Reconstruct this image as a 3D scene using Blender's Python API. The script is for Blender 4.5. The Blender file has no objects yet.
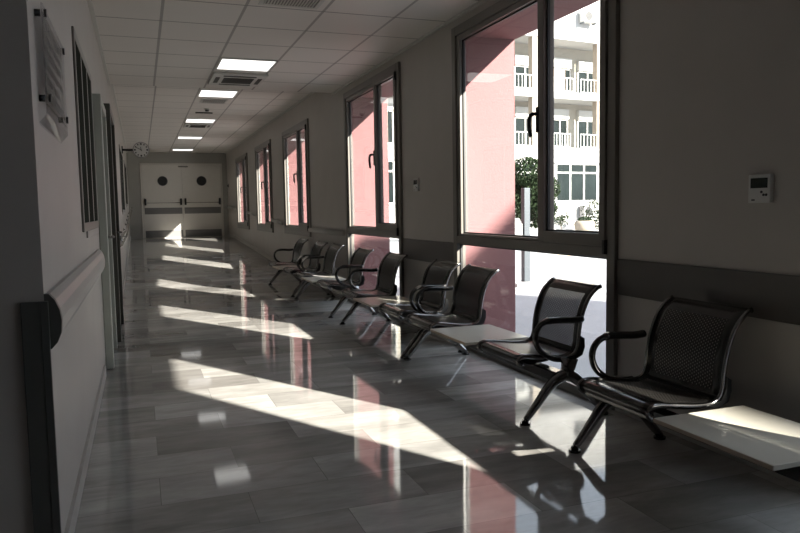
import bpy, bmesh, math, random
from mathutils import Vector, Matrix
random.seed(7)
S = bpy.context.scene
COL = S.collection

# ------------------------------------------------------------------ camera
cam_d = bpy.data.cameras.new('camera')
cam = bpy.data.objects.new('camera', cam_d); COL.objects.link(cam)
F = 708.0
def cray(px, py): return Vector((px-400, -(py-266.5), -F))
vy = cray(140, 213).normalized()
vx = cray(2350, 175); vx = (vx - vy*vx.dot(vy)).normalized()
vz = vx.cross(vy)
cam.matrix_world = Matrix.Translation((0, 0, 1.2)) @ Matrix((vx, vy, vz)).to_4x4()
cam_d.sensor_width = 36; cam_d.lens = F*36/800
cam_d.clip_start = .05; cam_d.clip_end = 400
S.camera = cam

# ------------------------------------------------------------------ world, sun, exposure
SKY_STRENGTH = 1.75
SUN_STRENGTH = 18.0
S.view_settings.view_transform = 'Standard'
S.view_settings.look = 'None'
S.view_settings.gamma = 1
S.view_settings.use_curve_mapping = False
S.view_settings.exposure = .9
w = bpy.data.worlds.new('sky'); S.world = w; w.use_nodes = True
bg = w.node_tree.nodes['Background']
bg.inputs[0].default_value = (.74, .85, 1, 1); bg.inputs[1].default_value = SKY_STRENGTH
sl = bpy.data.lights.new('sun', 'SUN'); sl.energy = SUN_STRENGTH; sl.angle = math.radians(.6); sl.color = (1, .955, .87)
sun = bpy.data.objects.new('sun', sl); COL.objects.link(sun)
sun.rotation_euler = Vector((-1, 1.76, -.90)).to_track_quat('-Z', 'Y').to_euler()
sun.location = (20, -20, 20)

# ------------------------------------------------------------------ materials
def newmat(name):
    m = bpy.data.materials.new(name); m.use_nodes = True
    return m, m.node_tree, m.node_tree.nodes['Principled BSDF']
def L(nt, a, b): nt.links.new(a, b)
def N(nt, t, **k):
    n = nt.nodes.new(t)
    for a, b in k.items(): setattr(n, a, b)
    return n
def mat(name, col, rough=.5, metal=0, noise=0, scale=8, spec=.5, bump=0, stretch=None, emit=None, coat=0):
    m, nt, p = newmat(name)
    p.inputs['Base Color'].default_value = (*col, 1)
    p.inputs['Roughness'].default_value = rough
    p.inputs['Metallic'].default_value = metal
    p.inputs['Specular IOR Level'].default_value = spec
    p.inputs['Coat Weight'].default_value = coat
    if noise or bump:
        tc = N(nt, 'ShaderNodeTexCoord'); mp = N(nt, 'ShaderNodeMapping')
        L(nt, tc.outputs['Object'], mp.inputs[0])
        if stretch: mp.inputs['Scale'].default_value = stretch
        nz = N(nt, 'ShaderNodeTexNoise'); nz.inputs['Scale'].default_value = scale; nz.inputs['Detail'].default_value = 5
        L(nt, mp.outputs[0], nz.inputs['Vector'])
        if noise:
            r = N(nt, 'ShaderNodeMapRange'); r.inputs['From Min'].default_value = .25; r.inputs['From Max'].default_value = .75
            r.inputs['To Min'].default_value = 1-noise; r.inputs['To Max'].default_value = 1+noise
            L(nt, nz.outputs['Fac'], r.inputs['Value'])
            mx = N(nt, 'ShaderNodeVectorMath', operation='SCALE'); mx.inputs[0].default_value = col
            L(nt, r.outputs[0], mx.inputs['Scale']); L(nt, mx.outputs[0], p.inputs['Base Color'])
        if bump:
            b = N(nt, 'ShaderNodeBump'); b.inputs['Strength'].default_value = bump; b.inputs['Distance'].default_value = .01
            L(nt, nz.outputs['Fac'], b.inputs['Height']); L(nt, b.outputs[0], p.inputs['Normal'])
    if emit:
        p.inputs['Emission Color'].default_value = (*emit[0], 1); p.inputs['Emission Strength'].default_value = emit[1]
    return m

def mmath(nt, op, a, b=None, c=None):
    n = N(nt, 'ShaderNodeMath', operation=op)
    for i, v in enumerate((a, b, c)):
        if v is None: continue
        if isinstance(v, (int, float)): n.inputs[i].default_value = v
        else: L(nt, v, n.inputs[i])
    return n.outputs[0]

def marble():
    m, nt, p = newmat('polished_marble')
    tc = N(nt, 'ShaderNodeTexCoord')
    mp = N(nt, 'ShaderNodeMapping'); mp.inputs['Location'].default_value = (-.03, -.115, 0)
    L(nt, tc.outputs['Object'], mp.inputs[0])
    br = N(nt, 'ShaderNodeTexBrick'); br.offset = .5; br.offset_frequency = 2; br.squash = 1
    br.inputs['Scale'].default_value = 1
    br.inputs['Brick Width'].default_value = .705; br.inputs['Row Height'].default_value = .32
    br.inputs['Mortar Size'].default_value = .0016; br.inputs['Mortar Smooth'].default_value = .2
    br.inputs['Color1'].default_value = (0, 0, 0, 1); br.inputs['Color2'].default_value = (1, 1, 1, 1)
    br.inputs['Mortar'].default_value = (.1, .1, .1, 1)
    L(nt, mp.outputs[0], br.inputs['Vector'])
    # per-slab tone
    ramp = N(nt, 'ShaderNodeValToRGB')
    e = ramp.color_ramp.elements
    e[0].position = 0; e[0].color = (.235, .222, .208, 1)
    e[1].position = 1; e[1].color = (.50, .485, .46, 1)
    k = e.new(.35); k.color = (.33, .318, .30, 1)
    k = e.new(.6); k.color = (.38, .37, .352, 1)
    k = e.new(.8); k.color = (.41, .395, .37, 1)
    L(nt, br.outputs['Color'], ramp.inputs[0])
    # streaks along the slab
    def streak(scale, sx, sy, lo, hi, seed):
        mm = N(nt, 'ShaderNodeMapping'); mm.inputs['Scale'].default_value = (sx, sy, 1); mm.inputs['Rotation'].default_value = (0, 0, .12)
        L(nt, tc.outputs['Object'], mm.inputs[0])
        sep = N(nt, 'ShaderNodeVectorMath', operation='SCALE'); sep.inputs['Scale'].default_value = 9.0
        L(nt, br.outputs['Color'], sep.inputs[0])
        ad = N(nt, 'ShaderNodeVectorMath', operation='ADD'); L(nt, mm.outputs[0], ad.inputs[0]); L(nt, sep.outputs[0], ad.inputs[1])
        nz = N(nt, 'ShaderNodeTexNoise'); nz.inputs['Scale'].default_value = scale; nz.inputs['Detail'].default_value = 7; nz.inputs['Distortion'].default_value = .7
        L(nt, ad.outputs[0], nz.inputs['Vector'])
        r = N(nt, 'ShaderNodeMapRange'); r.inputs['From Min'].default_value = .3; r.inputs['From Max'].default_value = .7
        r.inputs['To Min'].default_value = lo; r.inputs['To Max'].default_value = hi
        L(nt, nz.outputs['Fac'], r.inputs['Value'])
        return r.outputs[0]
    s1 = streak(1.5, 1.0, 3.6, .78, 1.22, 1); s2 = streak(8, 1, 3, .90, 1.10, 2)
    s = mmath(nt, 'MULTIPLY', s1, s2)
    notm = mmath(nt, 'MULTIPLY_ADD', br.outputs['Fac'], -.25, 1)
    s = mmath(nt, 'MULTIPLY', s, notm)
    vm = N(nt, 'ShaderNodeVectorMath', operation='SCALE'); L(nt, ramp.outputs[0], vm.inputs[0]); L(nt, s, vm.inputs['Scale'])
    L(nt, vm.outputs[0], p.inputs['Base Color'])
    p.inputs['Roughness'].default_value = .055
    p.inputs['IOR'].default_value = 1.5
    nz = N(nt, 'ShaderNodeTexNoise'); nz.inputs['Scale'].default_value = 1.6; nz.inputs['Detail'].default_value = 2
    L(nt, tc.outputs['Object'], nz.inputs['Vector'])
    b = N(nt, 'ShaderNodeBump'); b.inputs['Strength'].default_value = .05; b.inputs['Distance'].default_value = .02
    L(nt, nz.outputs['Fac'], b.inputs['Height']); L(nt, b.outputs[0], p.inputs['Normal'])
    return m

def ceiling_mat(name, x0, px, y0, py):
    m, nt, p = newmat(name)
    tc = N(nt, 'ShaderNodeTexCoord'); sp = N(nt, 'ShaderNodeSeparateXYZ'); L(nt, tc.outputs['Object'], sp.inputs[0])
    def line(o, o0, pitch, half):
        a = mmath(nt, 'SUBTRACT', o, o0 - pitch*40); a = mmath(nt, 'DIVIDE', a, pitch)
        fr = mmath(nt, 'FRACT', a); fr = mmath(nt, 'SUBTRACT', fr, .5); fr = mmath(nt, 'ABSOLUTE', fr)
        return mmath(nt, 'GREATER_THAN', fr, .5 - half/pitch)
    lx = line(sp.outputs[0], x0, px, .012); ly = line(sp.outputs[1], y0, py, .009)
    f = mmath(nt, 'MAXIMUM', mmath(nt, 'MULTIPLY', lx, .62), mmath(nt, 'MULTIPLY', ly, .85))
    nz = N(nt, 'ShaderNodeTexNoise'); nz.inputs['Scale'].default_value = 1.3; nz.inputs['Detail'].default_value = 6
    L(nt, tc.outputs['Object'], nz.inputs['Vector'])
    mx0 = N(nt, 'ShaderNodeMix', data_type='RGBA'); mx0.inputs['A'].default_value = (.60, .565, .53, 1); mx0.inputs['B'].default_value = (.68, .645, .605, 1)
    L(nt, nz.outputs['Fac'], mx0.inputs['Factor'])
    mx = N(nt, 'ShaderNodeMix', data_type='RGBA'); L(nt, mx0.outputs['Result'], mx.inputs['A']); mx.inputs['B'].default_value = (.12, .113, .106, 1)
    L(nt, f, mx.inputs['Factor']); L(nt, mx.outputs['Result'], p.inputs['Base Color'])
    p.inputs['Roughness'].default_value = .55
    return m

def glass_mat(name, tint=(1, 1, 1), refl=1.0):
    m = bpy.data.materials.new(name); m.use_nodes = True; nt = m.node_tree
    nt.nodes.clear()
    o = N(nt, 'ShaderNodeOutputMaterial'); t = N(nt, 'ShaderNodeBsdfTransparent'); g = N(nt, 'ShaderNodeBsdfGlossy')
    t.inputs[0].default_value = (*tint, 1); g.inputs['Roughness'].default_value = 0
    lw = N(nt, 'ShaderNodeLayerWeight'); lw.inputs['Blend'].default_value = .5
    mx = N(nt, 'ShaderNodeMixShader')
    f = mmath(nt, 'MULTIPLY_ADD', mmath(nt, 'POWER', lw.outputs['Facing'], 5.0), .96, .04)
    f = mmath(nt, 'MULTIPLY', f, refl)
    L(nt, f, mx.inputs[0]); L(nt, t.outputs[0], mx.inputs[1]); L(nt, g.outputs[0], mx.inputs[2]); L(nt, mx.outputs[0], o.inputs[0])
    return m

def perforated_mat():
    m, nt, p = newmat('perforated_black_steel')
    p.inputs['Base Color'].default_value = (.03, .028, .026, 1); p.inputs['Roughness'].default_value = .32; p.inputs['Metallic'].default_value = .3
    uv = N(nt, 'ShaderNodeUVMap'); uv.uv_map = 'UVMap'
    def lattice(off):
        mp = N(nt, 'ShaderNodeMapping'); mp.inputs['Scale'].default_value = (1/.026, 1/.0165, 1); mp.inputs['Location'].default_value = (off, off, 0)
        L(nt, uv.outputs[0], mp.inputs[0])
        fr = N(nt, 'ShaderNodeVectorMath', operation='FRACTION'); L(nt, mp.outputs[0], fr.inputs[0])
        sb = N(nt, 'ShaderNodeVectorMath', operation='SUBTRACT'); L(nt, fr.outputs[0], sb.inputs[0]); sb.inputs[1].default_value = (.5, .5, 0)
        ml = N(nt, 'ShaderNodeVectorMath', operation='MULTIPLY'); L(nt, sb.outputs[0], ml.inputs[0]); ml.inputs[1].default_value = (.026, .0165, 0)
        ln = N(nt, 'ShaderNodeVectorMath', operation='LENGTH'); L(nt, ml.outputs[0], ln.inputs[0])
        return mmath(nt, 'LESS_THAN', ln.outputs['Value'], .0040)
    h = mmath(nt, 'MAXIMUM', lattice(0), lattice(.5))
    tr = N(nt, 'ShaderNodeBsdfTransparent'); mx = N(nt, 'ShaderNodeMixShader')
    o = nt.nodes['Material Output']
    L(nt, h, mx.inputs[0]); L(nt, p.outputs[0], mx.inputs[1]); L(nt, tr.outputs[0], mx.inputs[2]); L(nt, mx.outputs[0], o.inputs[0])
    return m

M = {}
M['floor'] = marble()
M['ceil_near'] = ceiling_mat('ceiling_tiles_near', .235, .615, 5.73, .65)
M['ceil_far'] = ceiling_mat('ceiling_tiles_far', .29, .61, 9.57, .69)
M['wall'] = mat('wall_paint', (.40, .372, .34), .45, noise=.05, scale=2.5, bump=.02)
M['wall_end'] = mat('end_wall_paint', (.34, .33, .30), .5, noise=.03)
M['stripe'] = mat('bumper_stripe', (.075, .066, .059), .4, noise=.05)
M['skirt'] = mat('skirting', (.40, .38, .35), .35, noise=.1)
M['frame'] = mat('bronze_window_frame', (.15, .138, .122), .33, noise=.04)
M['gasket'] = mat('black_gasket', (.015, .015, .015), .5)
M['handle'] = mat('black_handle', (.012, .012, .012), .3)
M['glass'] = glass_mat('window_glass', (.93, .93, .92))
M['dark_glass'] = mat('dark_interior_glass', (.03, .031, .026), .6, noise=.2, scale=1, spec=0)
M['pink'] = mat('pink_stucco', (.20, .094, .096), .9, noise=.08, scale=60, bump=.3)
M['pave'] = mat('pavement', (.30, .30, .305), .85, noise=.07, scale=1.5)
M['yellow'] = mat('yellow_line', (.60, .46, .22), .8)
M['white'] = mat('white_render', (.40, .395, .38), .85, noise=.04)
M['cream_col'] = mat('cream_render', (.32, .27, .21), .85, noise=.04)
M['recess'] = mat('recess_render', (.36, .335, .28), .85, noise=.05)
M['shop_glass'] = mat('facade_glass', (.015, .02, .02), .08, noise=.3, scale=1, spec=.08)
M['shutter'] = mat('shutter_white', (.45, .45, .42), .6)
M['curtain'] = mat('curtain', (.45, .34, .27), .8)
M['railing'] = mat('railing_white', (.5, .5, .47), .5)
M['leaf'] = mat('leaf', (.02, .032, .015), .8, noise=.4, scale=5, spec=.1)
M['bark'] = mat('bark', (.12, .09, .06), .9)
M['post'] = mat('galvanised_post', (.06, .07, .08), .4, metal=.4)
M['concrete'] = mat('concrete', (.42, .42, .42), .9, noise=.1)
M['grey_box'] = mat('grey_box', (.35, .34, .33), .6)
M['chair_black'] = mat('black_painted_steel', (.022, .021, .02), .22, metal=.35, coat=.3)
M['chrome'] = mat('dark_chrome', (.25, .245, .24), .15, metal=1)
M['plastic'] = mat('black_plastic', (.01, .01, .01), .35)
M['perf'] = perforated_mat()
M['table'] = mat('cream_laminate', (.62, .59, .51), .22, noise=.02)
M['table_edge'] = mat('laminate_edge', (.42, .34, .26), .5)
M['emit'] = mat('light_diffuser', (.9, .9, .9), .5, emit=((1, .985, .95), .8))
M['fit'] = mat('white_enamel', (.50, .49, .46), .4)
M['grille'] = mat('grille_dark', (.05, .047, .045), .5)
M['dark'] = mat('near_black', (.012, .012, .012), .5)
M['door'] = mat('door_cream', (.60, .57, .52), .35, noise=.02)
M['door_band'] = mat('door_band', (.15, .145, .14), .4)
M['steel_door'] = mat('grey_green_door', (.30, .31, .275), .3, noise=.05)
M['dark_door'] = mat('dark_door', (.045, .046, .036), .35, noise=.1)
M['guard'] = mat('guard_grey', (.36, .345, .325), .32, noise=.03)
M['steel'] = mat('brushed_steel', (.35, .34, .33), .25, metal=.9)
M['corner'] = mat('corner_guard_dark', (.085, .088, .08), .38, metal=.2)
M['clock_face'] = mat('clock_face', (.62, .62, .60), .4)
M['bezel'] = mat('clock_bezel', (.32, .31, .30), .3, metal=.6)
M['thermo'] = mat('thermostat_white', (.55, .55, .53), .4)
M['lcd'] = mat('thermostat_screen', (.03, .035, .03), .15)
M['acrylic'] = glass_mat('acrylic', (.86, .86, .87), .22)
def print_mat():
    m, nt, p = newmat('sign_print')
    tc = N(nt, 'ShaderNodeTexCoord'); sp = N(nt, 'ShaderNodeSeparateXYZ'); L(nt, tc.outputs['Object'], sp.inputs[0])
    rows = mmath(nt, 'MULTIPLY_ADD', sp.outputs[2], 1/.048, 10)
    fr = mmath(nt, 'FRACT', rows); rid = mmath(nt, 'FLOOR', rows)
    inrow = mmath(nt, 'LESS_THAN', mmath(nt, 'ABSOLUTE', mmath(nt, 'SUBTRACT', fr, .5)), .27)
    cb = N(nt, 'ShaderNodeCombineXYZ'); L(nt, mmath(nt, 'MULTIPLY', sp.outputs[1], 55), cb.inputs[0]); L(nt, mmath(nt, 'MULTIPLY', rid, 7.3), cb.inputs[1]); L(nt, mmath(nt, 'MULTIPLY', fr, 1.5), cb.inputs[2])
    nz = N(nt, 'ShaderNodeTexNoise'); nz.inputs['Scale'].default_value = 1; nz.inputs['Detail'].default_value = 1; L(nt, cb.outputs[0], nz.inputs['Vector'])
    cb2 = N(nt, 'ShaderNodeCombineXYZ'); L(nt, mmath(nt, 'MULTIPLY', sp.outputs[1], 5), cb2.inputs[0]); L(nt, mmath(nt, 'MULTIPLY', rid, 3.1), cb2.inputs[1])
    nz2 = N(nt, 'ShaderNodeTexNoise'); nz2.inputs['Scale'].default_value = 1; L(nt, cb2.outputs[0], nz2.inputs['Vector'])
    f = mmath(nt, 'MULTIPLY', mmath(nt, 'GREATER_THAN', nz.outputs[0], .44), mmath(nt, 'GREATER_THAN', nz2.outputs[0], .42))
    f = mmath(nt, 'MULTIPLY', f, inrow)
    mx = N(nt, 'ShaderNodeMix', data_type='RGBA'); mx.inputs['A'].default_value = (.48, .47, .46, 1); mx.inputs['B'].default_value = (.02, .02, .025, 1)
    L(nt, f, mx.inputs['Factor']); L(nt, mx.outputs['Result'], p.inputs['Base Color']); p.inputs['Roughness'].default_value = .4
    tr = N(nt, 'ShaderNodeBsdfTransparent'); ms = N(nt, 'ShaderNodeMixShader')
    L(nt, mmath(nt, 'MAXIMUM', f, .22), ms.inputs[0]); L(nt, tr.outputs[0], ms.inputs[1]); L(nt, p.outputs[0], ms.inputs[2]); L(nt, ms.outputs[0], nt.nodes['Material Output'].inputs[0])
    return m
M['paper'] = print_mat()
M['ink'] = mat('ink', (.02, .02, .025), .6)

# ------------------------------------------------------------------ mesh helper
class MB:
    def __init__(s): s.bm = bmesh.new(); s.uv = None
    def box(s, x0, x1, y0, y1, z0, z1, bev=0, mi=0):
        vs = [s.bm.verts.new((x, y, z)) for x in (x0, x1) for y in (y0, y1) for z in (z0, z1)]
        idx = [(0, 1, 3, 2), (4, 6, 7, 5), (0, 4, 5, 1), (2, 3, 7, 6), (0, 2, 6, 4), (1, 5, 7, 3)]
        fs = [s.bm.faces.new([vs[i] for i in f]) for f in idx]
        for f in fs: f.material_index = mi
        if bev:
            es = list({e for f in fs for e in f.edges})
            bmesh.ops.bevel(s.bm, geom=es, offset=bev, segments=2, affect='EDGES', profile=.5)
        return s
    def prism(s, pts, axis, a, b):
        """polygon pts extruded along axis ('x','y','z') from a to b"""
        def mk(p, t):
            return {'x': (t, p[0], p[1]), 'y': (p[0], t, p[1]), 'z': (p[0], p[1], t)}[axis]
        v0 = [s.bm.verts.new(mk(p, a)) for p in pts]; v1 = [s.bm.verts.new(mk(p, b)) for p in pts]
        s.bm.faces.new(v0); s.bm.faces.new(v1[::-1])
        n = len(pts)
        for i in range(n): s.bm.faces.new((v0[i], v1[i], v1[(i+1) % n], v0[(i+1) % n]))
        return s
    def cyl(s, c, axis, r, h, seg=20, r2=None):
        """cylinder from c along axis by h"""
        a = Vector(axis).normalized(); c = Vector(c)
        return s.tube([c, c+a*h], [r, r if r2 is None else r2], seg)
    def tube(s, pts, rad, seg=10, ref=(0, 1, 0), squash=1.0, cap=True):
        """round tube; the section is rad along the in-plane normal and rad*squash along ref"""
        pts = [Vector(p) for p in pts]
        if isinstance(rad, (int, float)): rad = [rad]*len(pts)
        rings = []; ref = Vector(ref)
        for i, p in enumerate(pts):
            t = (pts[min(i+1, len(pts)-1)] - pts[max(i-1, 0)]).normalized()
            r = ref if abs(t.dot(ref)) < .95 else Vector((1, 0, 0)) if abs(t.x) < .9 else Vector((0, 0, 1))
            u = (r - t*r.dot(t)).normalized(); v = t.cross(u)
            rings.append([s.bm.verts.new(p + u*math.cos(2*math.pi*k/seg)*rad[i]*squash + v*math.sin(2*math.pi*k/seg)*rad[i]) for k in range(seg)])
        for a, b in zip(rings, rings[1:]):
            for k in range(seg):
                f = s.bm.faces.new((a[k], a[(k+1) % seg], b[(k+1) % seg], b[k])); f.smooth = True
        if cap:
            s.bm.faces.new(rings[0][::-1]); s.bm.faces.new(rings[-1])
        return s
    def loft(s, rings, smooth=True):
        rr = [[s.bm.verts.new(p) for p in r] for r in rings]; n = len(rr[0])
        for a, b in zip(rr, rr[1:]):
            for k in range(n):
                f = s.bm.faces.new((a[k], a[(k+1) % n], b[(k+1) % n], b[k])); f.smooth = smooth
        s.bm.faces.new(rr[0][::-1]); s.bm.faces.new(rr[-1])
        return s
    def build(s, name, m, parent=None, kind=None, solid=0):
        me = bpy.data.meshes.new(name)
        bmesh.ops.recalc_face_normals(s.bm, faces=s.bm.faces)
        s.bm.to_mesh(me); s.bm.free()
        for x in (m if isinstance(m, (list, tuple)) else [m]): me.materials.append(x)
        o = bpy.data.objects.new(name, me); COL.objects.link(o)
        if parent: o.parent = parent
        if kind: o['kind'] = kind
        if solid:
            md = o.modifiers.new('thickness', 'SOLIDIFY'); md.thickness = solid; md.offset = 0
        return o

def spline(P, n=6):
    P = [Vector(p) for p in P]; out = []
    for i in range(len(P)-1):
        p0 = P[max(i-1, 0)]; p1 = P[i]; p2 = P[i+1]; p3 = P[min(i+2, len(P)-1)]
        for k in range(n):
            t = k/n
            out.append(.5*((2*p1) + (p2-p0)*t + (2*p0-5*p1+4*p2-p3)*t*t + (3*p1-p0-3*p2+p3)*t**3))
    out.append(P[-1]); return out
def empty(name, loc=(0, 0, 0), label=None, cat=None, group=None, kind=None):
    o = bpy.data.objects.new(name, None); COL.objects.link(o); o.location = loc; o.empty_display_size = .1
    tag(o, label, cat, group, kind); return o
def tag(o, label=None, cat=None, group=None, kind=None):
    if label: o['label'] = label
    if cat: o['category'] = cat
    if group: o['group'] = group
    if kind: o['kind'] = kind
    return o
def copy_tree(o, parent=None):
    c = o.copy(); COL.objects.link(c); c.parent = parent
    for ch in list(o.children): copy_tree(ch, c)
    return c

# ------------------------------------------------------------------ dimensions
XW = 2.575; XL = -.30; ZC = 2.80; ZF = 3.0; YB = 9.63; YE = 22.56; RY0 = 11.8; RY1 = 21.2; RZ = .43
ZSO = 2.66; XO = 3.155
def fz(y): return 0 if y < RY0 else RZ if y > RY1 else RZ*(y-RY0)/(RY1-RY0)

# window openings: y0, y1, z of opening bottom, top, has low pane
WIN = [(-.22, 2.03, 0, 2.70, 1), (3.39, 5.62, 0, 2.71, 1), (6.94, 9.04, 0, 2.70, 1),
       (11.18, 13.32, .82, 2.65, 0), (14.62, 16.67, .80, 2.66, 0), (18.0, 20.2, .79, 2.65, 0)]

# ------------------------------------------------------------------ structure
fl = MB()
fl.prism([(-5, -.12), (23, -.12), (23, RZ), (RY1, RZ), (RY0, 0), (-5, 0)], 'x', -3.0, XW+.08)
fl.build('floor', M['floor'], kind='structure')

b = MB()
b.box(-3.1, XW+.08, -5.1, YB, ZC, ZC+.06)
c1 = b.build('ceiling', M['ceil_near'], kind='structure')
b = MB(); b.box(-.5, XW+.08, YB-.02, YB, ZC+.001, ZF+.05); b.build('trim_1', M['fit'], kind='structure')
b = MB(); b.box(-.5, XW+.08, YB-.02, 23, ZF, ZF+.06); b.build('ceiling', M['ceil_far'], kind='structure')

# right wall pieces with openings, and the pink outer piers
ys = [-5.1] + [v for a in WIN for v in a[:2]] + [23]
b = MB()
for i in range(0, len(ys), 2):
    b.box(XW, XW+.08, ys[i], ys[i+1], -.1, 3.1)
for y0, y1, z0, z1, low in WIN:
    b.box(XW, XW+.08, y0, y1, z1, 3.1)
    if not low: b.box(XW, XW+.08, y0, y1, -.1, z0)
b.build('wall_right', M['wall'], kind='structure')
b = MB()
for i in range(0, len(ys), 2):
    b.box(XW+.081, XO, ys[i], ys[i+1], -.1, ZSO)
for y0, y1, z0, z1, low in WIN:
    if not low: b.box(XW+.081, XW+.16, y0, y1, -.1, z0-.01)
b.box(XW+.081, XO, -5.1, 23, ZSO, 6.5)
b.build('wall_exterior', M['pink'], kind='structure')
# left side
b = MB(); b.box(XL-.2, XL, 2.62, 23, -.1, 3.1); b.build('wall_left', M['wall'], kind='structure')
b = MB(); b.box(-3.1, XL, 2.5, 2.62, -.1, 3.1); b.build('wall_corner', M['wall'], kind='structure')
b = MB(); b.box(-3.1, -3.0, -5.1, 2.5, -.1, 3.1); b.build('wall_hall', M['wall'], kind='structure')
b = MB(); b.box(-3.1, XW, -5.2, -5.1, -.1, 3.1); b.build('wall_back', M['wall'], kind='structure')
b = MB()
DX0, DX1, DZ = .05, 2.43, 2.675
b.box(-.5, DX0, YE, YE+.15, 0, 3.1); b.box(DX1, XW+.08, YE, YE+.15, 0, 3.1); b.box(DX0, DX1, YE, YE+.15, DZ, 3.1)
b.build('wall_end', M['wall_end'], kind='structure')
b = MB(); b.box(-.5, XW+.08, YE+.3, YE+.4, 0, 3.1); b.build('wall_light_stop', M['wall_end'], kind='structure')  # unseen wall added behind the doors to stop sky light leaking through

# skirting, cornices, stripe
def sloped(name, x0, x1, y0, y1, zb, zt, m, kind='structure', parent=None):
    yy = [y0] + [v for v in (RY0, RY1) if y0 < v < y1] + [y1]
    pts = [(y, fz(y)+zb) for y in yy] + [(y, fz(y)+zt) for y in yy[::-1]]
    return MB().prism(pts, 'x', x0, x1).build(name, m, parent, kind=kind)
sloped('baseboard_left', XL, XL+.014, 2.5, 5.6, 0, .085, M['skirt'])
sloped('baseboard_left', XL, XL+.014, 8.3, YE, 0, .085, M['skirt'])
b = MB()
b2 = MB()
for i in range(0, 6, 2):
    b2.box(XW-.014, XW, ys[i], ys[i+1], 0, .085)
b2.build('baseboard_right', M['skirt'], kind='structure')
sloped('baseboard_right', XW-.014, XW, 9.04, YE, 0, .085, M['skirt'])
k = 2
for (a, c) in ((-5.1, -.22), (2.03, 3.39), (5.62, 6.94)):
    MB().box(XW-.012, XW, a+.002, c-.002, .685, .891, bev=.003).build('trim_%d' % k, M['stripe'], kind='structure'); k += 1
for (x0, x1, y0, y1, z) in ((XL, XL+.03, 2.5, YB-.02, ZC), (XL, XL+.03, YB, YE, ZF), (XW-.03, XW, 0, YB-.02, ZC), (XW-.03, XW, YB, YE, ZF)):
    MB().box(x0, x1, y0, y1, z-.022, z).build('trim_%d' % k, M['fit'], kind='structure'); k += 1

# ------------------------------------------------------------------ windows
def make_window(n, y0, y1, z0, z1, low):
    root = empty('window_%d' % n, ((XW), (y0+y1)/2, z0)); root['kind'] = 'structure'
    X0, X1 = XW-.028, XW+.055
    def B(): return MB()
    ox, oy, oz = root.location
    def put(mb, name, m, parent=root):
        o = mb.build(name, m, parent)
        o.data.transform(Matrix.Translation((-ox, -oy, -oz)))
        return o
    F_ = .075
    zr0, zr1 = (.892, .958) if low else (z0, z0+.085)
    ym = y0 + .655            # centre of the mullion
    f = B()
    f.box(X0, X1, y1-F_, y1, z0, z1, bev=.004)
    f.box(X0, X1, y0, y0+F_, z0, z1, bev=.004)
    f.box(X0, X1, y0+F_, y1-F_, z1-F_, z1, bev=.004)
    f.box(X0, X1, y0+F_, y1-F_, zr0, zr1, bev=.004)
    if low: f.box(X0, X1, y0+F_, y1-F_, z0, z0+.06, bev=.004)
    fo = put(f, 'window_frame', M['frame'])
    # sill outside
    ymid = y0 + .80
    f.bm if False else None
    # fixed / large sash (far side) and small sash (near side)
    def sash(a, c, w, lo, inner, name='sash'):
        s_ = B()
        xa, xb = X0+inner, X1-.012
        s_.box(xa, xb, a, a+w, zr1+.002, z1-F_-.002, bev=.004)
        s_.box(xa, xb, c-w, c, zr1+.002, z1-F_-.002, bev=.004)
        s_.box(xa, xb, a+w, c-w, zr1+.002, zr1+lo, bev=.003)
        s_.box(xa, xb, a+w, c-w, z1-F_-w*.75, z1-F_-.002, bev=.003)
        so = put(s_, name, M['frame'])
        g = B(); gz0, gz1 = zr1+lo, z1-F_-w*.75
        g.box(xa+.034, xa+.040, a+w-.008, c-w+.008, gz0-.008, gz1+.008)
        put(g, 'pane', M['glass'], so)
        gk = B(); e = .012
        for (p, q, r, t) in ((a+w, a+w+e, gz0, gz1), (c-w-e, c-w, gz0, gz1), (a+w+e, c-w-e, gz0, gz0+e), (a+w+e, c-w-e, gz1-e, gz1)):
            gk.box(xa+.028, xa+.046, p, q, r, t)
        put(gk, 'gasket', M['gasket'], so)
        return so
    sash(y0+F_+.002, ymid-.004, .055, .075, -.014)
    big = sash(ymid, y1-F_-.002, .058,   .022 if y0 > 0 else .065, .012)
    # espagnolette handle at the meeting stile of the large sash
    hy = ymid+.022; hz = 1.78
    h = B(); h.box(X0-.014, X0+.014, hy-.02, hy+.02, hz-.085, hz+.085, bev=.005)
    path = spline([(X0-.008, hy, hz+.035), (X0-.04, hy+.004, hz+.037), (X0-.055, hy+.02, hz+.02), (X0-.055, hy+.03, hz-.03), (X0-.05, hy+.028, hz-.09), (X0-.045, hy+.022, hz-.115)], 5)
    h.tube(path, [.012]*5 + [.014]*(len(path)-8) + [.010]*3, 8, ref=(0, 0, 1))
    put(h, 'handle', M['handle'], big)
    # hinge
    hg = B()
    for z in (zr1-.045, z1-F_-.1): hg.box(X0-.024, X0, y0+F_-.012, y0+F_+.012, z, z+.085, bev=.003)
    put(hg, 'hinge', M['handle'])
    if low:
        g = B(); g.box(X0+.036, X0+.042, y0+F_-.006, y1-F_+.006, z0+.052, zr0+.006); put(g, 'low_pane', M['glass'])
        gk = B(); e = .012
        for (p, q, r, t) in ((y0+F_, y0+F_+e, z0+.06, zr0), (y1-F_-e, y1-F_, z0+.06, zr0), (y0+F_+e, y1-F_-e, zr0-e, zr0)):
            gk.box(X0+.03, X0+.05, p, q, r, t)
        put(gk, 'gasket', M['gasket'])
    else:
        s_ = B(); s_.box(XW-.03, XW, y0, y1, z0-.05, z0-.001, bev=.004); put(s_, 'sill', M['frame'])
    return root
for i, wv in enumerate(WIN): make_window(i+1, *wv)

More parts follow.
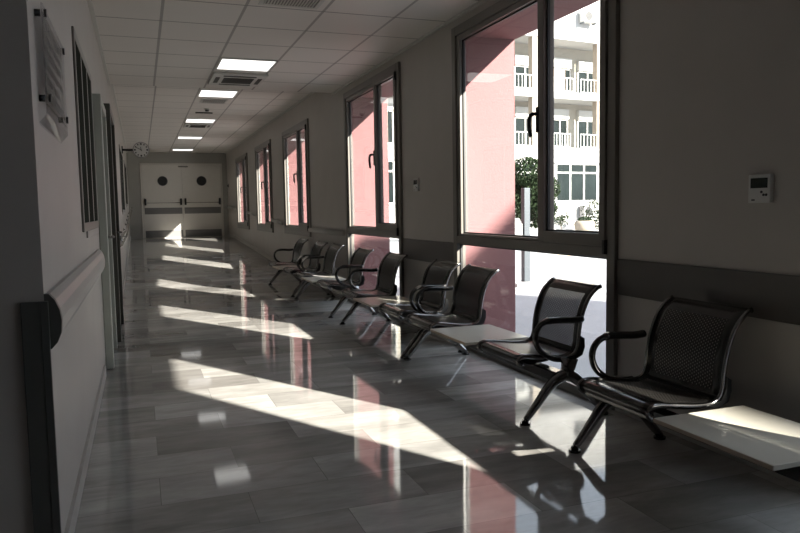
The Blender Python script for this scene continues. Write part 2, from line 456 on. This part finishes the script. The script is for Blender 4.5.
# ------------------------------------------------------------------ end door
def add_obj(mb, name, m, root, loc):
    o = mb.build(name, m, root); o.data.transform(Matrix.Translation([-v for v in loc])); return o
loc = ((DX0+DX1)/2, YE, RZ)
dr = empty('door_1', loc); dr['kind'] = 'structure'
b = MB(); fr = .045
b.box(DX0, DX0+fr, YE-.03, YE+.1, RZ, DZ, bev=.004); b.box(DX1-fr, DX1, YE-.03, YE+.1, RZ, DZ, bev=.004); b.box(DX0+fr, DX1-fr, YE-.03, YE+.1, DZ-fr, DZ, bev=.004)
add_obj(b, 'door_frame', M['door'], dr, loc)
xm = (DX0+DX1)/2
for side, (a, c) in enumerate(((DX0+fr+.004, xm-.003), (xm+.003, DX1-fr-.004))):
    b = MB(); b.box(a, c, YE, YE+.05, RZ+.002, DZ-fr-.004, bev=.003)
    leaf = add_obj(b, 'door_leaf', M['door'], dr, loc)
    b = MB(); b.box(a+.035, c-.025, YE-.006, YE, 1.155, 1.345, bev=.002); add_obj(b, 'bumper_band', M['door_band'], leaf, loc)
    b = MB(); b.box(a+.035, c-.025, YE-.006, YE, RZ+.02, RZ+.235, bev=.002); add_obj(b, 'kick_plate', M['door_band'], leaf, loc)
    pc = .677 if side == 0 else 1.81
    b = MB(); b.cyl((pc, YE-.006, 2.146), (0, 1, 0), .135, .006, 32); add_obj(b, 'porthole', M['dark'], leaf, loc)
    b = MB()
    ring = [(pc+math.cos(t)*.142, YE-.008, 2.146+math.sin(t)*.142) for t in [2*math.pi*q/32 for q in range(33)]]
    b.tube(ring, .008, 6); add_obj(b, 'porthole_ring', M['door_band'], leaf, loc)
    b = MB(); b.tube([(a+.08, YE-.075, 1.49), (c-.05, YE-.075, 1.49)], .009, 10, ref=(0, 0, 1)); add_obj(b, 'panic_bar', M['steel'], leaf, loc)
    for q, xx in enumerate((a+.07, c-.055)):
        b = MB(); b.box(xx-.028, xx+.028, YE-.10, YE, 1.42, 1.62, bev=.01); add_obj(b, 'panic_bar_box', M['handle'], leaf, loc)
b = MB(); b.box(xm-.10, xm+.18, YE-.05, YE, DZ-.115, DZ-.085, bev=.004); add_obj(b, 'door_closer', M['steel'], dr, loc)

# ------------------------------------------------------------------ left wall windows and doors
def left_window(n, y0, y1, z0, z1, bars):
    root = empty('window_%d' % n, (XL, (y0+y1)/2, z0)); root['kind'] = 'structure'; lo = root.location.copy()
    f = MB(); w_ = .05; X = XL+.012
    f.box(XL, X, y0, y0+w_, z0, z1, bev=.004); f.box(XL, X, y1-w_, y1, z0, z1, bev=.004)
    f.box(XL, X, y0+w_, y1-w_, z1-w_, z1, bev=.004); f.box(XL, X, y0+w_, y1-w_, z0, z0+w_, bev=.004)
    add_obj(f, 'window_frame', M['frame'], root, lo)
    e = [y0+w_] + bars + [y1-w_]
    for i in range(len(e)-1):
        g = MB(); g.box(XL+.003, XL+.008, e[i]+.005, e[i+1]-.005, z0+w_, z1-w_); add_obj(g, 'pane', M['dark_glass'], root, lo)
    for y in bars:
        g = MB(); g.box(XL, X-.003, y-.028, y+.028, z0+w_, z1-w_, bev=.003); add_obj(g, 'mullion', M['frame'], root, lo)
    s_ = MB(); s_.box(XL, XL+.010, y0+.3, y1, z0-.04, z0-.001, bev=.002); add_obj(s_, 'sill', M['guard'], root, lo)
left_window(7, 4.22, 5.66, 1.10, 2.20, [4.72, 5.2])
left_window(8, 8.55, 10.9, 1.10, 2.20, [9.3, 10.1])
left_window(9, 13.6, 16.0, 1.22, 2.42, [14.8])
left_window(10, 17.6, 20.0, 1.38, 2.42, [18.8])
def left_door(n, y0, y1, z1, prot, leafm, casem):
    root = empty('door_%d' % n, (XL, (y0+y1)/2, 0)); root['kind'] = 'structure'; lo = root.location.copy()
    f = MB(); w_ = .07; X = XL+prot
    f.box(XL, X, y0, y0+w_, 0, z1, bev=.006); f.box(XL, X, y1-w_, y1, 0, z1, bev=.006); f.box(XL, X, y0+w_, y1-w_, z1-w_, z1, bev=.006)
    add_obj(f, 'door_frame', casem, root, lo)
    g = MB(); g.box(XL, X-.03, y0+w_, y1-w_, .01, z1-w_, bev=.003); lf = add_obj(g, 'door_leaf', leafm, root, lo)
    h = MB(); hy = y1-w_-.09
    h.cyl((X-.03, hy, 1.0), (1, 0, 0), .012, .05, 10); h.tube([(X+.02, hy, 1.0), (X+.02, hy-.12, 1.0)], .010, 8, ref=(0, 0, 1))
    add_obj(h, 'door_handle', M['steel'], lf, lo)
left_door(2, 5.85, 6.75, 2.1, .06, M['steel_door'], M['steel_door'])
left_door(3, 7.05, 8.25, 2.2, .085, M['dark_door'], M['dark_door'])

# ------------------------------------------------------------------ lights, ceiling fittings
def tile_light(x0, x1, y0, y1, z, label, proto=None):
    root = empty('ceiling_light', ((x0+x1)/2, (y0+y1)/2, z), label, 'ceiling light', None)
    dx, dy = (x1-x0)/2, (y1-y0)/2
    f = MB(); t = .014
    for q in ((-dx, -dx+t, -dy, dy), (dx-t, dx, -dy, dy), (-dx+t, dx-t, -dy, -dy+t), (-dx+t, dx-t, dy-t, dy)):
        f.box(*q, -.010, -.0005)
    f.build('light_frame', M['fit'], root)
    g = MB(); g.box(-dx+t, dx-t, -dy+t, dy-t, -.007, -.001); g.build('diffuser', M['emit'], root)
    return root
tile_light(.865, 1.455, 7.70, 8.30, ZC, 'large bright square ceiling light nearest the viewer, in front of the air vent cassette')
tile_light(.92, 1.47, 10.95, 11.6, ZF, 'second bright ceiling light panel, between the two ceiling cassettes')
tile_light(.92, 1.48, 14.38, 14.97, ZF, 'third ceiling light panel, just before the small far cassette')
tile_light(.93, 1.5, 17.75, 18.3, ZF, 'thin fourth ceiling light panel near the end wall')
tile_light(.95, 1.53, 21.25, 21.8, ZF, 'smallest ceiling light panel, directly above the double doors')

def cassette(x0, x1, y0, y1, z, label):
    root = empty('air_conditioner_cassette', ((x0+x1)/2, (y0+y1)/2, z), label, 'ceiling air conditioner')
    dx, dy = (x1-x0)/2, (y1-y0)/2
    b = MB(); b.box(-dx, dx, -dy, dy, -.028, -.0005, bev=.008); b.build('panel', M['fit'], root)
    b = MB(); b.box(-dx*.56, dx*.56, -dy*.45, dy*.45, -.034, -.028, bev=.002)
    g = b.build('intake_grille', M['grille'], root)
    b = MB()
    for i in range(9):
        y = -dy*.40 + i*dy*.1; b.box(-dx*.54, dx*.54, y-.004, y+.004, -.037, -.0342)
    b.build('grille_slat', M['grille'], g)
    for q, (a, c, d_, e) in enumerate(((-dx*.6, dx*.6, -dy*.82, -dy*.66), (-dx*.6, dx*.6, dy*.66, dy*.82), (-dx*.86, -dx*.70, -dy*.5, dy*.5), (dx*.70, dx*.86, -dy*.5, dy*.5))):
        b = MB(); b.box(a, c, d_, e, -.031, -.0282); b.build('air_slot', M['dark'], root)
cassette(.86, 1.49, 8.48, 9.22, ZC, 'near square ceiling air conditioner with dark centre grille behind the first light')
cassette(.93, 1.48, 15.05, 15.70, ZF, 'far small ceiling air conditioner with dark grille behind the third light')
def vent(x0, x1, y0, y1, z, label, n):
    root = empty('ceiling_vent', ((x0+x1)/2, (y0+y1)/2, z), label, 'ceiling vent')
    dx, dy = (x1-x0)/2, (y1-y0)/2
    b = MB(); b.box(-dx, dx, -dy, dy, -.008, -.0005, bev=.002); b.build('vent_frame', M['fit'], root)
    b = MB(); b.box(-dx*.86, dx*.86, -dy*.8, dy*.8, -.010, -.008); b.build('vent_backing', M['door_band'], root)
    for i in range(n):
        x = -dx*.84 + i*dx*1.68/(n-1)
        b = MB(); b.box(x-.005, x+.005, -dy*.8, dy*.8, -.016, -.0102); b.build('slat', M['fit'], root)
vent(.93, 1.40, 5.12, 5.66, ZC, 'pale slatted ceiling vent at top edge of the picture, nearest the viewer', 18)
vent(1.0, 1.42, 11.85, 12.25, ZF, 'faint slatted ceiling vent just behind the second light panel', 12)
det = empty('smoke_detector', (1.18, 12.95, ZF), 'small dark round smoke detector hanging from the ceiling between lights', 'smoke detector')
b = MB(); b.cyl((0, 0, -.001), (0, 0, -1), .05, .02, 20); b.build('base', M['fit'], det)
b = MB(); b.cyl((0, 0, -.021), (0, 0, -1), .038, .03, 20, .028); b.build('sensor_head', M['grille'], det)
b = MB(); b.box(-.15, .15, -.03, .03, -.02, -.001, bev=.004)
o = b.build('speaker_bar', M['grille'], None); o.location = (1.17, 13.45, ZF); tag(o, 'thin dark bar on the ceiling just before the third light panel', 'ceiling fitting')
o.name = 'ceiling_bar'

# ------------------------------------------------------------------ wall fittings
# clock on a bracket
ck = empty('wall_clock', (XL, 16.0, 2.52), 'round white wall clock with black marks on a black bracket from the left wall', 'clock')
cxx = .38
b = MB(); b.box(0, .02, -.05, .05, -.075, .075, bev=.003); b.box(.02, .24, -.015, .015, -.02, .02); b.build('bracket', M['handle'], ck)
b = MB(); b.cyl((cxx, -.045, 0), (0, 1, 0), .165, .09, 40); body = b.build('clock_body', M['bezel'], ck)
b = MB(); b.cyl((cxx, -.049, 0), (0, 1, 0), .148, .005, 40); face = b.build('clock_face', M['clock_face'], ck)
for q in range(12):
    b = MB(); t = q*math.pi/6; cx_, cz_ = cxx+math.sin(t)*.122, math.cos(t)*.122; s_ = .013 if q % 3 else .017
    b.box(cx_-s_, cx_+s_, -.052, -.0495, cz_-s_, cz_+s_)
    b.build('hour_mark', M['ink'], face)
def hand(ang, ln, wd, name):
    b = MB(); t = math.radians(ang); dx_, dz_ = math.sin(t), math.cos(t)
    b.tube([(cxx-dx_*.02, -.055, -dz_*.02), (cxx+dx_*ln, -.055, dz_*ln)], wd, 6); b.build(name, M['ink'], face)
hand(355, .062, .007, 'hour_hand'); hand(298, .115, .006, 'minute_hand')

# thermostats
def thermostat(y, z, wd, ht, label):
    root = empty('thermostat', (XW, y, z), label, 'thermostat')
    b = MB(); b.box(-.022, 0, -wd/2, wd/2, -ht/2, ht/2, bev=.004); b.build('housing', M['thermo'], root)
    b = MB(); b.box(-.024, -.022, -wd*.38, wd*.38, ht*.02, ht*.37); b.build('display', M['lcd'], root)
    b = MB()
    for (p, q) in ((-.22, -.22), (-.34, -.22), (-.12, -.12)): b.cyl((-.0215, p*wd, q*ht), (-1, 0, 0), .006, .003, 10)
    b.build('button', M['ink'], root)
    b = MB(); b.box(-.0225, -.0218, wd*.18, wd*.34, -ht*.42, -ht*.37); b.build('marking', M['ink'], root)
thermostat(2.39, 1.26, .118, .125, 'small white wall thermostat with dark screen on the near right wall')
thermostat(6.52, 1.43, .12, .125, 'white thermostat on the narrow pier between the two tall windows')
bl = empty('door_release_button', (XW, 22.2, 1.98), 'small black round button on the right wall beside the double doors', 'button')
b = MB(); b.box(-.012, 0, -.04, .04, -.05, .05, bev=.004); b.build('plate', M['handle'], bl)
b = MB(); b.cyl((-.012, 0, 0), (-1, 0, 0), .03, .03, 16, .024); b.build('knob', M['handle'], bl)

# corner guard and bumper on the left
b = MB(); b.box(XL-.068, XL-.002, 2.486, 2.4995, 0, .925, bev=.003)
b.box(XL-.012, XL+.012, 2.484, 2.4995, 0, .925, bev=.002)
tag(b.build('corner_guard', M['corner']), 'dark grey metal corner guard strip standing on the near left wall corner', 'corner guard')
gd = empty('wall_bumper', (XL, 2.5, .86), 'broad pale grey curved bumper rail on the near left wall', 'bumper rail')
prof = [(0, .085), (.014, .085), (.03, .065), (.042, .035), (.047, 0), (.044, -.04), (.032, -.07), (.014, -.09), (0, -.09)]
b = MB(); b.prism([(x, z) for x, z in prof], 'y', .03, 3.05)
for f in b.bm.faces: f.smooth = False
b.build('rail_cover', M['guard'], gd)
b = MB(); b.prism([(x*1.02, z*1.02) for x, z in prof], 'y', .0, .03); b.build('end_cap', M['corner'], gd)

# far left handrail: two tubes joined by a loop
def fp(x, y, z): return (x, y, fz(y)+z)
hr = empty('handrail', (XL, 8.7, 0), 'chrome double-tube handrail running along the far left wall with looped near end', 'handrail')
xr = XL+.085
path = [fp(xr, 22.3, .93), fp(xr, 21.2, .93), fp(xr, 11.8, .93), (xr, 8.75, .93)] + [(xr, 8.70-.055*math.sin(t), .885+.045*math.cos(t)) for t in [math.pi*q/8 for q in range(1, 8)]] + [(xr, 8.75, .84), fp(xr, 11.8, .84), fp(xr, 21.2, .84), fp(xr, 22.3, .84)]
b = MB(); b.tube(path, .017, 8, ref=(1, 0, 0)); o = b.build('rail_tube', M['steel'], hr); o.data.transform(Matrix.Translation((-XL, -8.7, 0)))
for q in range(9):
    y = 9.2 + q*1.6
    b = MB(); b.cyl((0, y-8.7, fz(y)+.80), (1, 0, 0), .03, .008, 12); b.tube([(0, y-8.7, fz(y)+.80), (.06, y-8.7, fz(y)+.80), (.085, y-8.7, fz(y)+.83)], .009, 8)
    b.build('wall_bracket', M['steel'], hr)
# right handrail pieces between the far windows
hl = ['pale handrail segment on the right wall behind the chairs, before the small windows',
      'short handrail segment between the first and second small far windows',
      'short handrail segment between the second and the last small far windows',
      'faint handrail segment between the last window and the end wall']
for (a, c), lb in zip(((9.08, 11.14), (13.38, 14.56), (16.73, 17.95), (20.26, 22.4)), hl):
    rt = empty('handrail', (XW, (a+c)/2, fz((a+c)/2)), lb, 'handrail', None); ym = (a+c)/2; zm = fz(ym)
    yy = [a] + [v for v in (RY0, RY1) if a < v < c] + [c]
    b = MB()
    secs = []
    for y in yy:
        secs.append([(-.045+.02*math.cos(t), y-ym, fz(y)-zm+.885+.036*math.sin(t)) for t in [2*math.pi*q/12 for q in range(12)]])
    b.loft(secs); b.build('rail', M['guard'], rt)
    for y in (a+.25, c-.25):
        b = MB(); b.cyl((0, y-ym, fz(y)-zm+.86), (-1, 0, 0), .014, .04, 10); b.build('wall_bracket', M['steel'], rt)

# acrylic notice sign on the left wall
sg = empty('notice_sign', (XL-.022, 2.98, 1.73), 'clear acrylic notice sign with rows of dark lettering on near left wall', 'sign')
b = MB(); b.box(.045, .051, -.34, .34, -.165, .165, bev=.001); b.build('front_plate', M['acrylic'], sg)
b = MB(); b.box(.0440, .0448, -.315, .315, -.14, .15); pl = b.build('print_sheet', M['paper'], sg)
for y in (-.3, .3):
    for z in (-.14, .14):
        b = MB(); b.cyl((0, y, z), (1, 0, 0), .012, .04, 14); b.cyl((.051, y, z), (1, 0, 0), .014, .008, 14); b.build('standoff', M['handle'], sg)
b = MB()
b.prism([(.045, -.165), (.051, -.165), (.051, -.20), (.02, -.235), (.016, -.231), (.045, -.198)], 'y', -.34, .34)
b.build('curved_lip', M['acrylic'], sg)

# ------------------------------------------------------------------ benches
XB = 2.20
PROF = [(1.965, .312), (1.936, .328), (1.93, .350), (1.95, .367), (1.99, .371), (2.08, .358), (2.18, .346), (2.255, .345), (2.30, .362), (2.322, .41), (2.328, .47), (2.34, .54), (2.362, .61), (2.39, .668), (2.425, .708), (2.462, .735), (2.478, .738)]
PROF = [(x-XB, z) for x, z in PROF]
CW = .505
def resample(P, n):
    P = spline([(x, 0, z) for x, z in P], 6)
    d_ = [0]
    for a, c in zip(P, P[1:]): d_.append(d_[-1]+(c-a).length)
    out = []
    for k in range(n+1):
        t = d_[-1]*k/n; i = max(j for j in range(len(d_)) if d_[j] <= t+1e-9); i = min(i, len(P)-2)
        u = (t-d_[i])/max(1e-9, d_[i+1]-d_[i]); out.append((P[i].lerp(P[i+1], u), t))
    return out
def sheet(P, y0, y1, n, solid_lo, solid_hi, name, root):
    R = resample(P, n); tot = R[-1][1]
    bm = bmesh.new(); uvl = bm.loops.layers.uv.new('UVMap')
    cols = [y0, y0+.05, (y0+y1)/2, y1-.05, y1]
    V = [[bm.verts.new((p.x, y, p.z)) for y in cols] for p, t in R]
    for i in range(n):
        for j in range(4):
            f = bm.faces.new((V[i][j], V[i][j+1], V[i+1][j+1], V[i+1][j])); f.smooth = True
            tm = (R[i][1]+R[i+1][1])/2
            f.material_index = 1 if (j in (1, 2) and solid_lo < tm < tot-solid_hi) else 0
            for l, (a, c) in zip(f.loops, ((i, j), (i, j+1), (i+1, j+1), (i+1, j))): l[uvl].uv = (cols[c], R[a][1])
    me = bpy.data.meshes.new(name); bm.to_mesh(me); bm.free()
    me.materials.append(M['chair_black']); me.materials.append(M['perf'])
    o = bpy.data.objects.new(name, me); COL.objects.link(o); o.parent = root
    md = o.modifiers.new('thickness', 'SOLIDIFY'); md.thickness = .003; md.offset = 0
    return o
def make_bench():
    """three places along y: chair, table, chair; local origin on the floor in the middle"""
    root = empty('bench', (XB, 0, 0))
    for s_ in (1, -1):
        yc = s_*.62; y0, y1 = yc-CW/2, yc+CW/2
        seat = sheet(PROF[:9], y0+.012, y1-.012, 26, .12, .02, 'seat', root)
        back = sheet(PROF[8:], y0+.012, y1-.012, 30, .03, .085, 'backrest', root)
        # front apron under the seat lip
        b = MB(); b.box(1.955-XB, 1.972-XB, y0+.02, y1-.02, .300, .340, bev=.004); b.build('front_apron', M['chair_black'], root)
        for yy in (y0+.008, y1-.008):
            b = MB(); pts = [p for p, t in resample(PROF, 44)]
            pts = [Vector((p.x, yy, p.z-.004)) for p in pts]
            b.tube(pts, .013, 8, squash=.62)
            b.build('side_rail', M['chrome'], root)
            b = MB()   # plastic cap behind the bend
            b.prism([(2.23-XB, .338), (2.30-XB, .325), (2.345-XB, .345), (2.362-XB, .39), (2.36-XB, .44), (2.338-XB, .455), (2.334-XB, .40), (2.305-XB, .352)], 'y', yy-.011, yy+.011)
            b.build('bracket_cover', M['plastic'], root)
        # under-seat support pan
        b = MB(); b.prism([(1.99-XB, .335), (2.28-XB, .325), (2.26-XB, .275), (2.14-XB, .262), (2.05-XB, .29)], 'y', yc-.03, yc+.03)
        b.build('seat_support', M['chair_black'], root)
        # armrest at the outer end
        ya = yc + s_*(CW/2+.022)
        arm = [(2.315, .560), (2.25, .556), (2.16, .562), (2.09, .562), (2.04, .545), (2.01, .508), (2.003, .462), (2.02, .415), (2.055, .378), (2.11, .348), (2.17, .336), (2.24, .336)]
        path = spline([(x-XB+.022, ya, z) for x, z in arm], 5)
        n = len(path); rr = [.0155 + (.004 if q < n*.3 else 0) for q in range(n)]; rr[0] = .010
        b = MB(); b.tube(path, rr, 10, squash=1.15); b.build('armrest', M['chair_black'], root)
        # leg
        leg = empty_leg(root, s_)
    # table
    b = MB(); b.box(1.885-XB, 2.345-XB, -.285, .285, .333, .352, bev=.003)
    o = b.build('table_top', M['table'], root)
    b = MB(); b.box(1.8825-XB, 1.8847-XB, -.283, .283, .3345, .3505); b.build('edge_band', M['table_edge'], o)
    b = MB(); b.prism([(1.99-XB, .332), (2.29-XB, .332), (2.25-XB, .275), (2.13-XB, .262), (2.05-XB, .29)], 'y', -.03, .03); b.build('table_support', M['chair_black'], root)
    b = MB(); b.box(-.045, .025, -.90, .90, .205, .265, bev=.006); b.build('beam', M['chair_black'], root)
    return root
def empty_leg(root, s_):
    yl = s_*.92
    b = MB()
    for sg_ in (-1, 1):
        pts = spline([(0.0, yl, .255), (sg_*.05, yl, .238), (sg_*.105, yl, .195), (sg_*.16, yl, .130), (sg_*.215, yl, .065), (sg_*.252, yl, .026)], 5)
        n = len(pts); rr = [.037-.019*(q/(n-1)) for q in range(n)]
        b.tube(pts, rr, 12, squash=.75)
    b.tube([(.0, yl, .23), (.02, yl, .29), (.03, yl, .345)], [.042, .046, .056], 12, squash=.45)
    leg = b.build('leg', M['chrome'], root)
    for sg_ in (-1, 1):
        b = MB(); b.cyl((sg_*.255, yl, 0), (0, 0, 1), .030, .012, 16); b.cyl((sg_*.255, yl, .010), (0, 0, 1), .018, .016, 12); b.build('foot', M['chair_black'], leg)
    return leg
bench = make_bench()
BY = [(1.965, 'near steel bench at right edge, cream table catching sunlight, under the thermostat'),
      (4.28, 'steel bench with cream table in front of the near tall window'),
      (6.20, 'steel bench between the two tall windows, third from the viewer'),
      (8.53, 'steel bench in front of the second tall window, fourth from the viewer'),
      (10.62, 'farthest steel bench, ending below the first small window')]
bench.location.y = BY[0][0]
tag(bench, BY[0][1], 'bench', 'airport-style benches along the window wall')
for y, lb in BY[1:]:
    c = copy_tree(bench); c.location = (XB, y, 0); tag(c, lb, 'bench', 'airport-style benches along the window wall')

# ------------------------------------------------------------------ outside
b = MB(); b.box(XW+.09, 60, -60, 90, -.3, -.1); b.build('ground', M['pave'], kind='structure')
YL = [[(10.69, 16.93), (8.154, 12.498), (6.948, 10.433)], [(10.721, 16.753), (8.128, 12.241), (6.975, 10.323)], [(10.752, 16.578), (8.359, 12.373), (6.931, 10.069)], [(10.759, 16.372), (8.72, 12.724), (6.939, 9.798)]]
for q in range(4):
    P3 = YL[q]; P3 = [(P3[0][0]*1.0+(P3[0][0]-P3[1][0])*1.2, P3[0][1]+(P3[0][1]-P3[1][1])*1.2)] + P3
    path = spline([(x, y, 0) for x, y in P3], 8)
    b = MB()
    for a, c in zip(path, path[1:]):
        n_ = Vector((-(c-a).y, (c-a).x, 0)).normalized()*.013
        vs = [b.bm.verts.new((p.x, p.y, -.097)) for p in (a-n_, a+n_, c+n_, c-n_)]; b.bm.faces.new(vs)
        vs2 = [b.bm.verts.new((p.x, p.y, -.0995)) for p in (a-n_, a+n_, c+n_, c-n_)]; b.bm.faces.new(vs2)
        for k_ in range(4): b.bm.faces.new((vs[k_], vs[(k_+1) % 4], vs2[(k_+1) % 4], vs2[k_]))
    tag(b.build('yellow_ground_line', M['yellow']), 'thin yellow line curving over the sunny pavement outside, %s' % ['leftmost of four', 'second from left of four', 'third from left of four', 'rightmost of four'][q], 'ground line', 'yellow pavement lines')
b = MB(); b.cyl((6.65, 8.75, -.0995), (0, 0, 1), .26, .006, 24); tag(b.build('manhole_cover', M['concrete']), 'round grey manhole cover in the pavement outside the near tall window', 'manhole cover')

# notice post beside the pink pier
ps = empty('sign_post', (5.95, 10.25, -.1), 'grey square metal sign post on a concrete foot outside the near tall window', 'post')
b = MB(); b.box(-.055, .055, -.055, .055, .06, 1.60, bev=.006); b.build('post', M['post'], ps)
b = MB(); b.box(-.28, .28, -.22, .22, 0, .06, bev=.01); b.build('base', M['concrete'], ps)
b = MB(); b.box(-.33, -.06, -.02, .02, .78, 1.02, bev=.004)
pn = b.build('notice_plate', M['white'], ps)
b = MB()
for q in range(5): b.box(-.31, -.08, -.0225, -.0202, .81+q*.042, .822+q*.042)
b.build('printed_lines', M['post'], pn)

# white apartment building
PX, PY = 19.505, 30.258; ang = math.radians(7.037)
bd = empty('apartment_building', (PX, PY, -.1), 'white apartment building with balconies seen through the near tall window', 'building')
bd.rotation_euler = (0, 0, ang)
def bb(name, m, *boxes, parent=bd, solid=True):
    b = MB()
    for q in boxes: b.box(*q)
    return b.build(name, m, parent)
U0, U1 = -13.4, 14.6
OZ = .1
def Z(z): return z+OZ
bb('wall', M['white'], (U0, U1, 0, .3, 0, Z(3.34)), (U0, U1, .0, .3, Z(3.34), Z(4.02)), (U0, U1, 0, 8, Z(12.4), Z(12.6)), (U0, U1, 7.7, 8, 0, Z(12.4)), (U0, U0+.3, .3, 7.7, 0, Z(12.4)), (U1-.3, U1, .3, 7.7, 0, Z(12.4)))
bb('back_wall', M['recess'], (U0+.3, U1-.3, 1.5, 1.7, Z(3.4), Z(12.4)))
bb('balcony_slab', M['white'], (U0, U1, -.02, 1.5, Z(6.42), Z(6.75)))
bb('balcony_slab', M['white'], (U0, U1, -.02, 1.5, Z(3.9), Z(4.05)))
bb('parapet', M['white'], (U0, U1, -.02, 1.5, Z(9.25), Z(9.45)), (U0, U1, -.02, .12, Z(9.45), Z(12.6)))
bb('cornice', M['white'], (U0, U1, -.12, -.001, Z(3.30), Z(3.42)))
bay = 3.85
for kb in range(-3, 4):
    u = -1.50 + kb*4.03
    if U0 < u < U1-.3:
        bb('column', M['cream_col'], (u-.16, u+.16, .02, .34, Z(4.02), Z(9.25)))
for kb in range(-3, 4):
    ub = kb*bay
    for (a, c, zt, zb, fl_) in ((.70, 1.80, 8.15, 6.76, 1), (2.39, 3.60, 8.10, 6.76, 1), (.70, 1.62, 5.58, 4.06, 0), (2.39, 3.60, 5.58, 4.06, 0)):
        a += kb*4.03; c += kb*4.03
        if a < U0+.3 or c > U1-.3: continue
        wn = bb('window', M['railing'], (a-.06, a, 1.40, 1.5, Z(zb), Z(zt)), (c, c+.06, 1.40, 1.5, Z(zb), Z(zt)), (a, c, 1.40, 1.5, Z(zt), Z(zt+.06)), ((a+c)/2-.03, (a+c)/2+.03, 1.40, 1.5, Z(zb), Z(zt)))
        bb('pane', M['shop_glass'], (a, c, 1.45, 1.499, Z(zb), Z(zt)), parent=wn)
        bb('roller_shutter', M['shutter'], (a-.06, c+.06, 1.30, 1.5, Z(zt+.07), Z(zt+.55)), parent=wn)
        if fl_ and kb == 0 and a < 1: bb('curtain', M['curtain'], (a+.02, c-.3, 1.42, 1.445, Z(zb), Z(zt)), parent=wn)
        a -= .95; c -= .95*1.06; rl = MB(); rl.box(a-.1, c+.1, .05, .08, Z(zb+.66), Z(zb+.70)); rl.box(a-.1, c+.1, .05, .08, Z(zb+.04), Z(zb+.07))
        nb = 7
        for q in range(nb): x = a-.1 + q*(c-a+.17)/(nb-1); rl.box(x, x+.03, .05, .08, Z(zb), Z(zb+.66))
        rl.build('balcony_railing', M['railing'], bd)
for kb in range(-3, 4):
    ub = kb*bay; a, c = -.32+ub, 2.42+ub
    if a < U0+.3 or c > U1: continue
    wn = bb('window', M['railing'], (a, c, -.06, -.001, Z(1.36), Z(1.46)), (a, c, -.05, -.001, Z(2.78), Z(2.86)), (a, c, -.05, -.001, Z(3.22), Z(3.29)), *[(a+q*(c-a-.09)/3, a+q*(c-a-.09)/3+.09, -.05, -.001, Z(1.46), Z(3.22)) for q in range(4)])
    bb('pane', M['shop_glass'], (a, c, -.02, -.0015, Z(1.46), Z(3.22)), parent=wn)
def condenser(u, y, z, label, m):
    r = empty('air_conditioner', (PX + u*math.cos(ang) - y*math.sin(ang), PY + u*math.sin(ang) + y*math.cos(ang), z), label, 'air conditioner')
    r.rotation_euler = (0, 0, ang)
    b = MB(); b.box(-.42, .42, -.32, 0, 0, .58, bev=.02); b.build('casing', m, r)
    b = MB(); b.cyl((-.1, -.321, .29), (0, -1, 0), .22, .01, 24); b.build('fan_grille', M['dark'], r)
    b = MB(); b.box(-.4, -.34, -.3, 0, -.06, 0); b.box(.34, .4, -.3, 0, -.06, 0); b.build('bracket', M['post'], r)
condenser(1.5, -.14, 10.1, 'white air conditioner unit high on the building parapet outside', M['shutter'])
condenser(1.6, -.08, .62, 'grey air conditioner unit low on the building wall under its wide window', M['grey_box'])

# unseen wing, added to shade the pavement and the low window panes
wg = empty('shade_wing', (11.1, -5.6, -.1), 'narrow plain white wing, unseen right of the view, added to shade the yard', 'building')
b = MB(); b.box(0, 2.5, -30, 0, 0, 8.45); b.build('wall', M['white'], wg)
for fl_ in range(2):
    for q in range(8):
        b = MB(); b.box(-.05, -.001, -3-q*3.5, -1.6-q*3.5, 1.2+fl_*3.6, 2.8+fl_*3.6); b.build('window', M['shop_glass'], wg)

# plants
def leaves(b, c, r, n, sz, sq=1.0):
    for _ in range(n):
        while True:
            v = Vector([random.uniform(-1, 1) for _ in range(3)])
            if v.length <= 1: break
        v = v.normalized()*(v.length**.5)
        p = Vector(c) + Vector((v.x*r, v.y*r, v.z*r*sq))
        a = Vector([random.uniform(-1, 1) for _ in range(3)]).normalized(); t = a.orthogonal().normalized(); u = a.cross(t)
        s_ = sz*random.uniform(.6, 1.3)
        vs = [b.bm.verts.new(p+q) for q in (-t*s_, -u*s_*.4, t*s_, u*s_*.4)]; b.bm.faces.new(vs)
def shrub(x, y, z0, h, r, label, n=2500, sz=.09, name='tree', cat='tree', trunk=.3):
    rt = empty(name, (x, y, z0), label, cat)
    b = MB(); b.tube([(0, 0, 0), (.03, .02, h*.35), (.0, .05, h*.7)], [.05*h/3, .04*h/3, .015*h/3], 8)
    for q in range(5):
        t = q*1.3; b.tube([(0, 0, h*.3), (math.cos(t)*r*.5, math.sin(t)*r*.5, h*.6)], [.025*h/3, .01*h/3], 6)
    b.build('trunk', M['bark'], rt)
    b = MB()
    for q in range(9):
        t = q*2.4; rr = r*.55
        leaves(b, (math.cos(t)*r*.5, math.sin(t)*r*.5, h*(trunk+.1+.55*random.random())), rr, n//9, sz, .8)
    b.build('foliage', M['leaf'], rt)
shrub(12.9, 22.2, -.1, 3.6, 1.15, 'dark green bushy tree outside beyond the pink pier', 13000, .07, trunk=.05)
shrub(20.6, 28.4, -.1, 1.9, .95, 'dark leafy bush against the white building under its wide window', 1500, .07, 'bush', 'bush', .05)
shrub(18.1, 28.0, -.1, 1.2, .4, 'small sparse plant at the foot of the white building', 350, .06, 'bush', 'bush', .05)
pt = empty('stone_planter', (19.1, 27.6, -.1), 'pale round planter at the foot of the white building', 'planter')
b = MB(); b.tube([(0, 0, 0), (0, 0, .15), (0, 0, .45), (0, 0, .6)], [.25, .42, .48, .40], 20); b.build('bowl', M['cream_col'], pt)
b = MB(); leaves(b, (0, 0, .65), .3, 200, .06, .5); b.build('foliage', M['leaf'], pt)
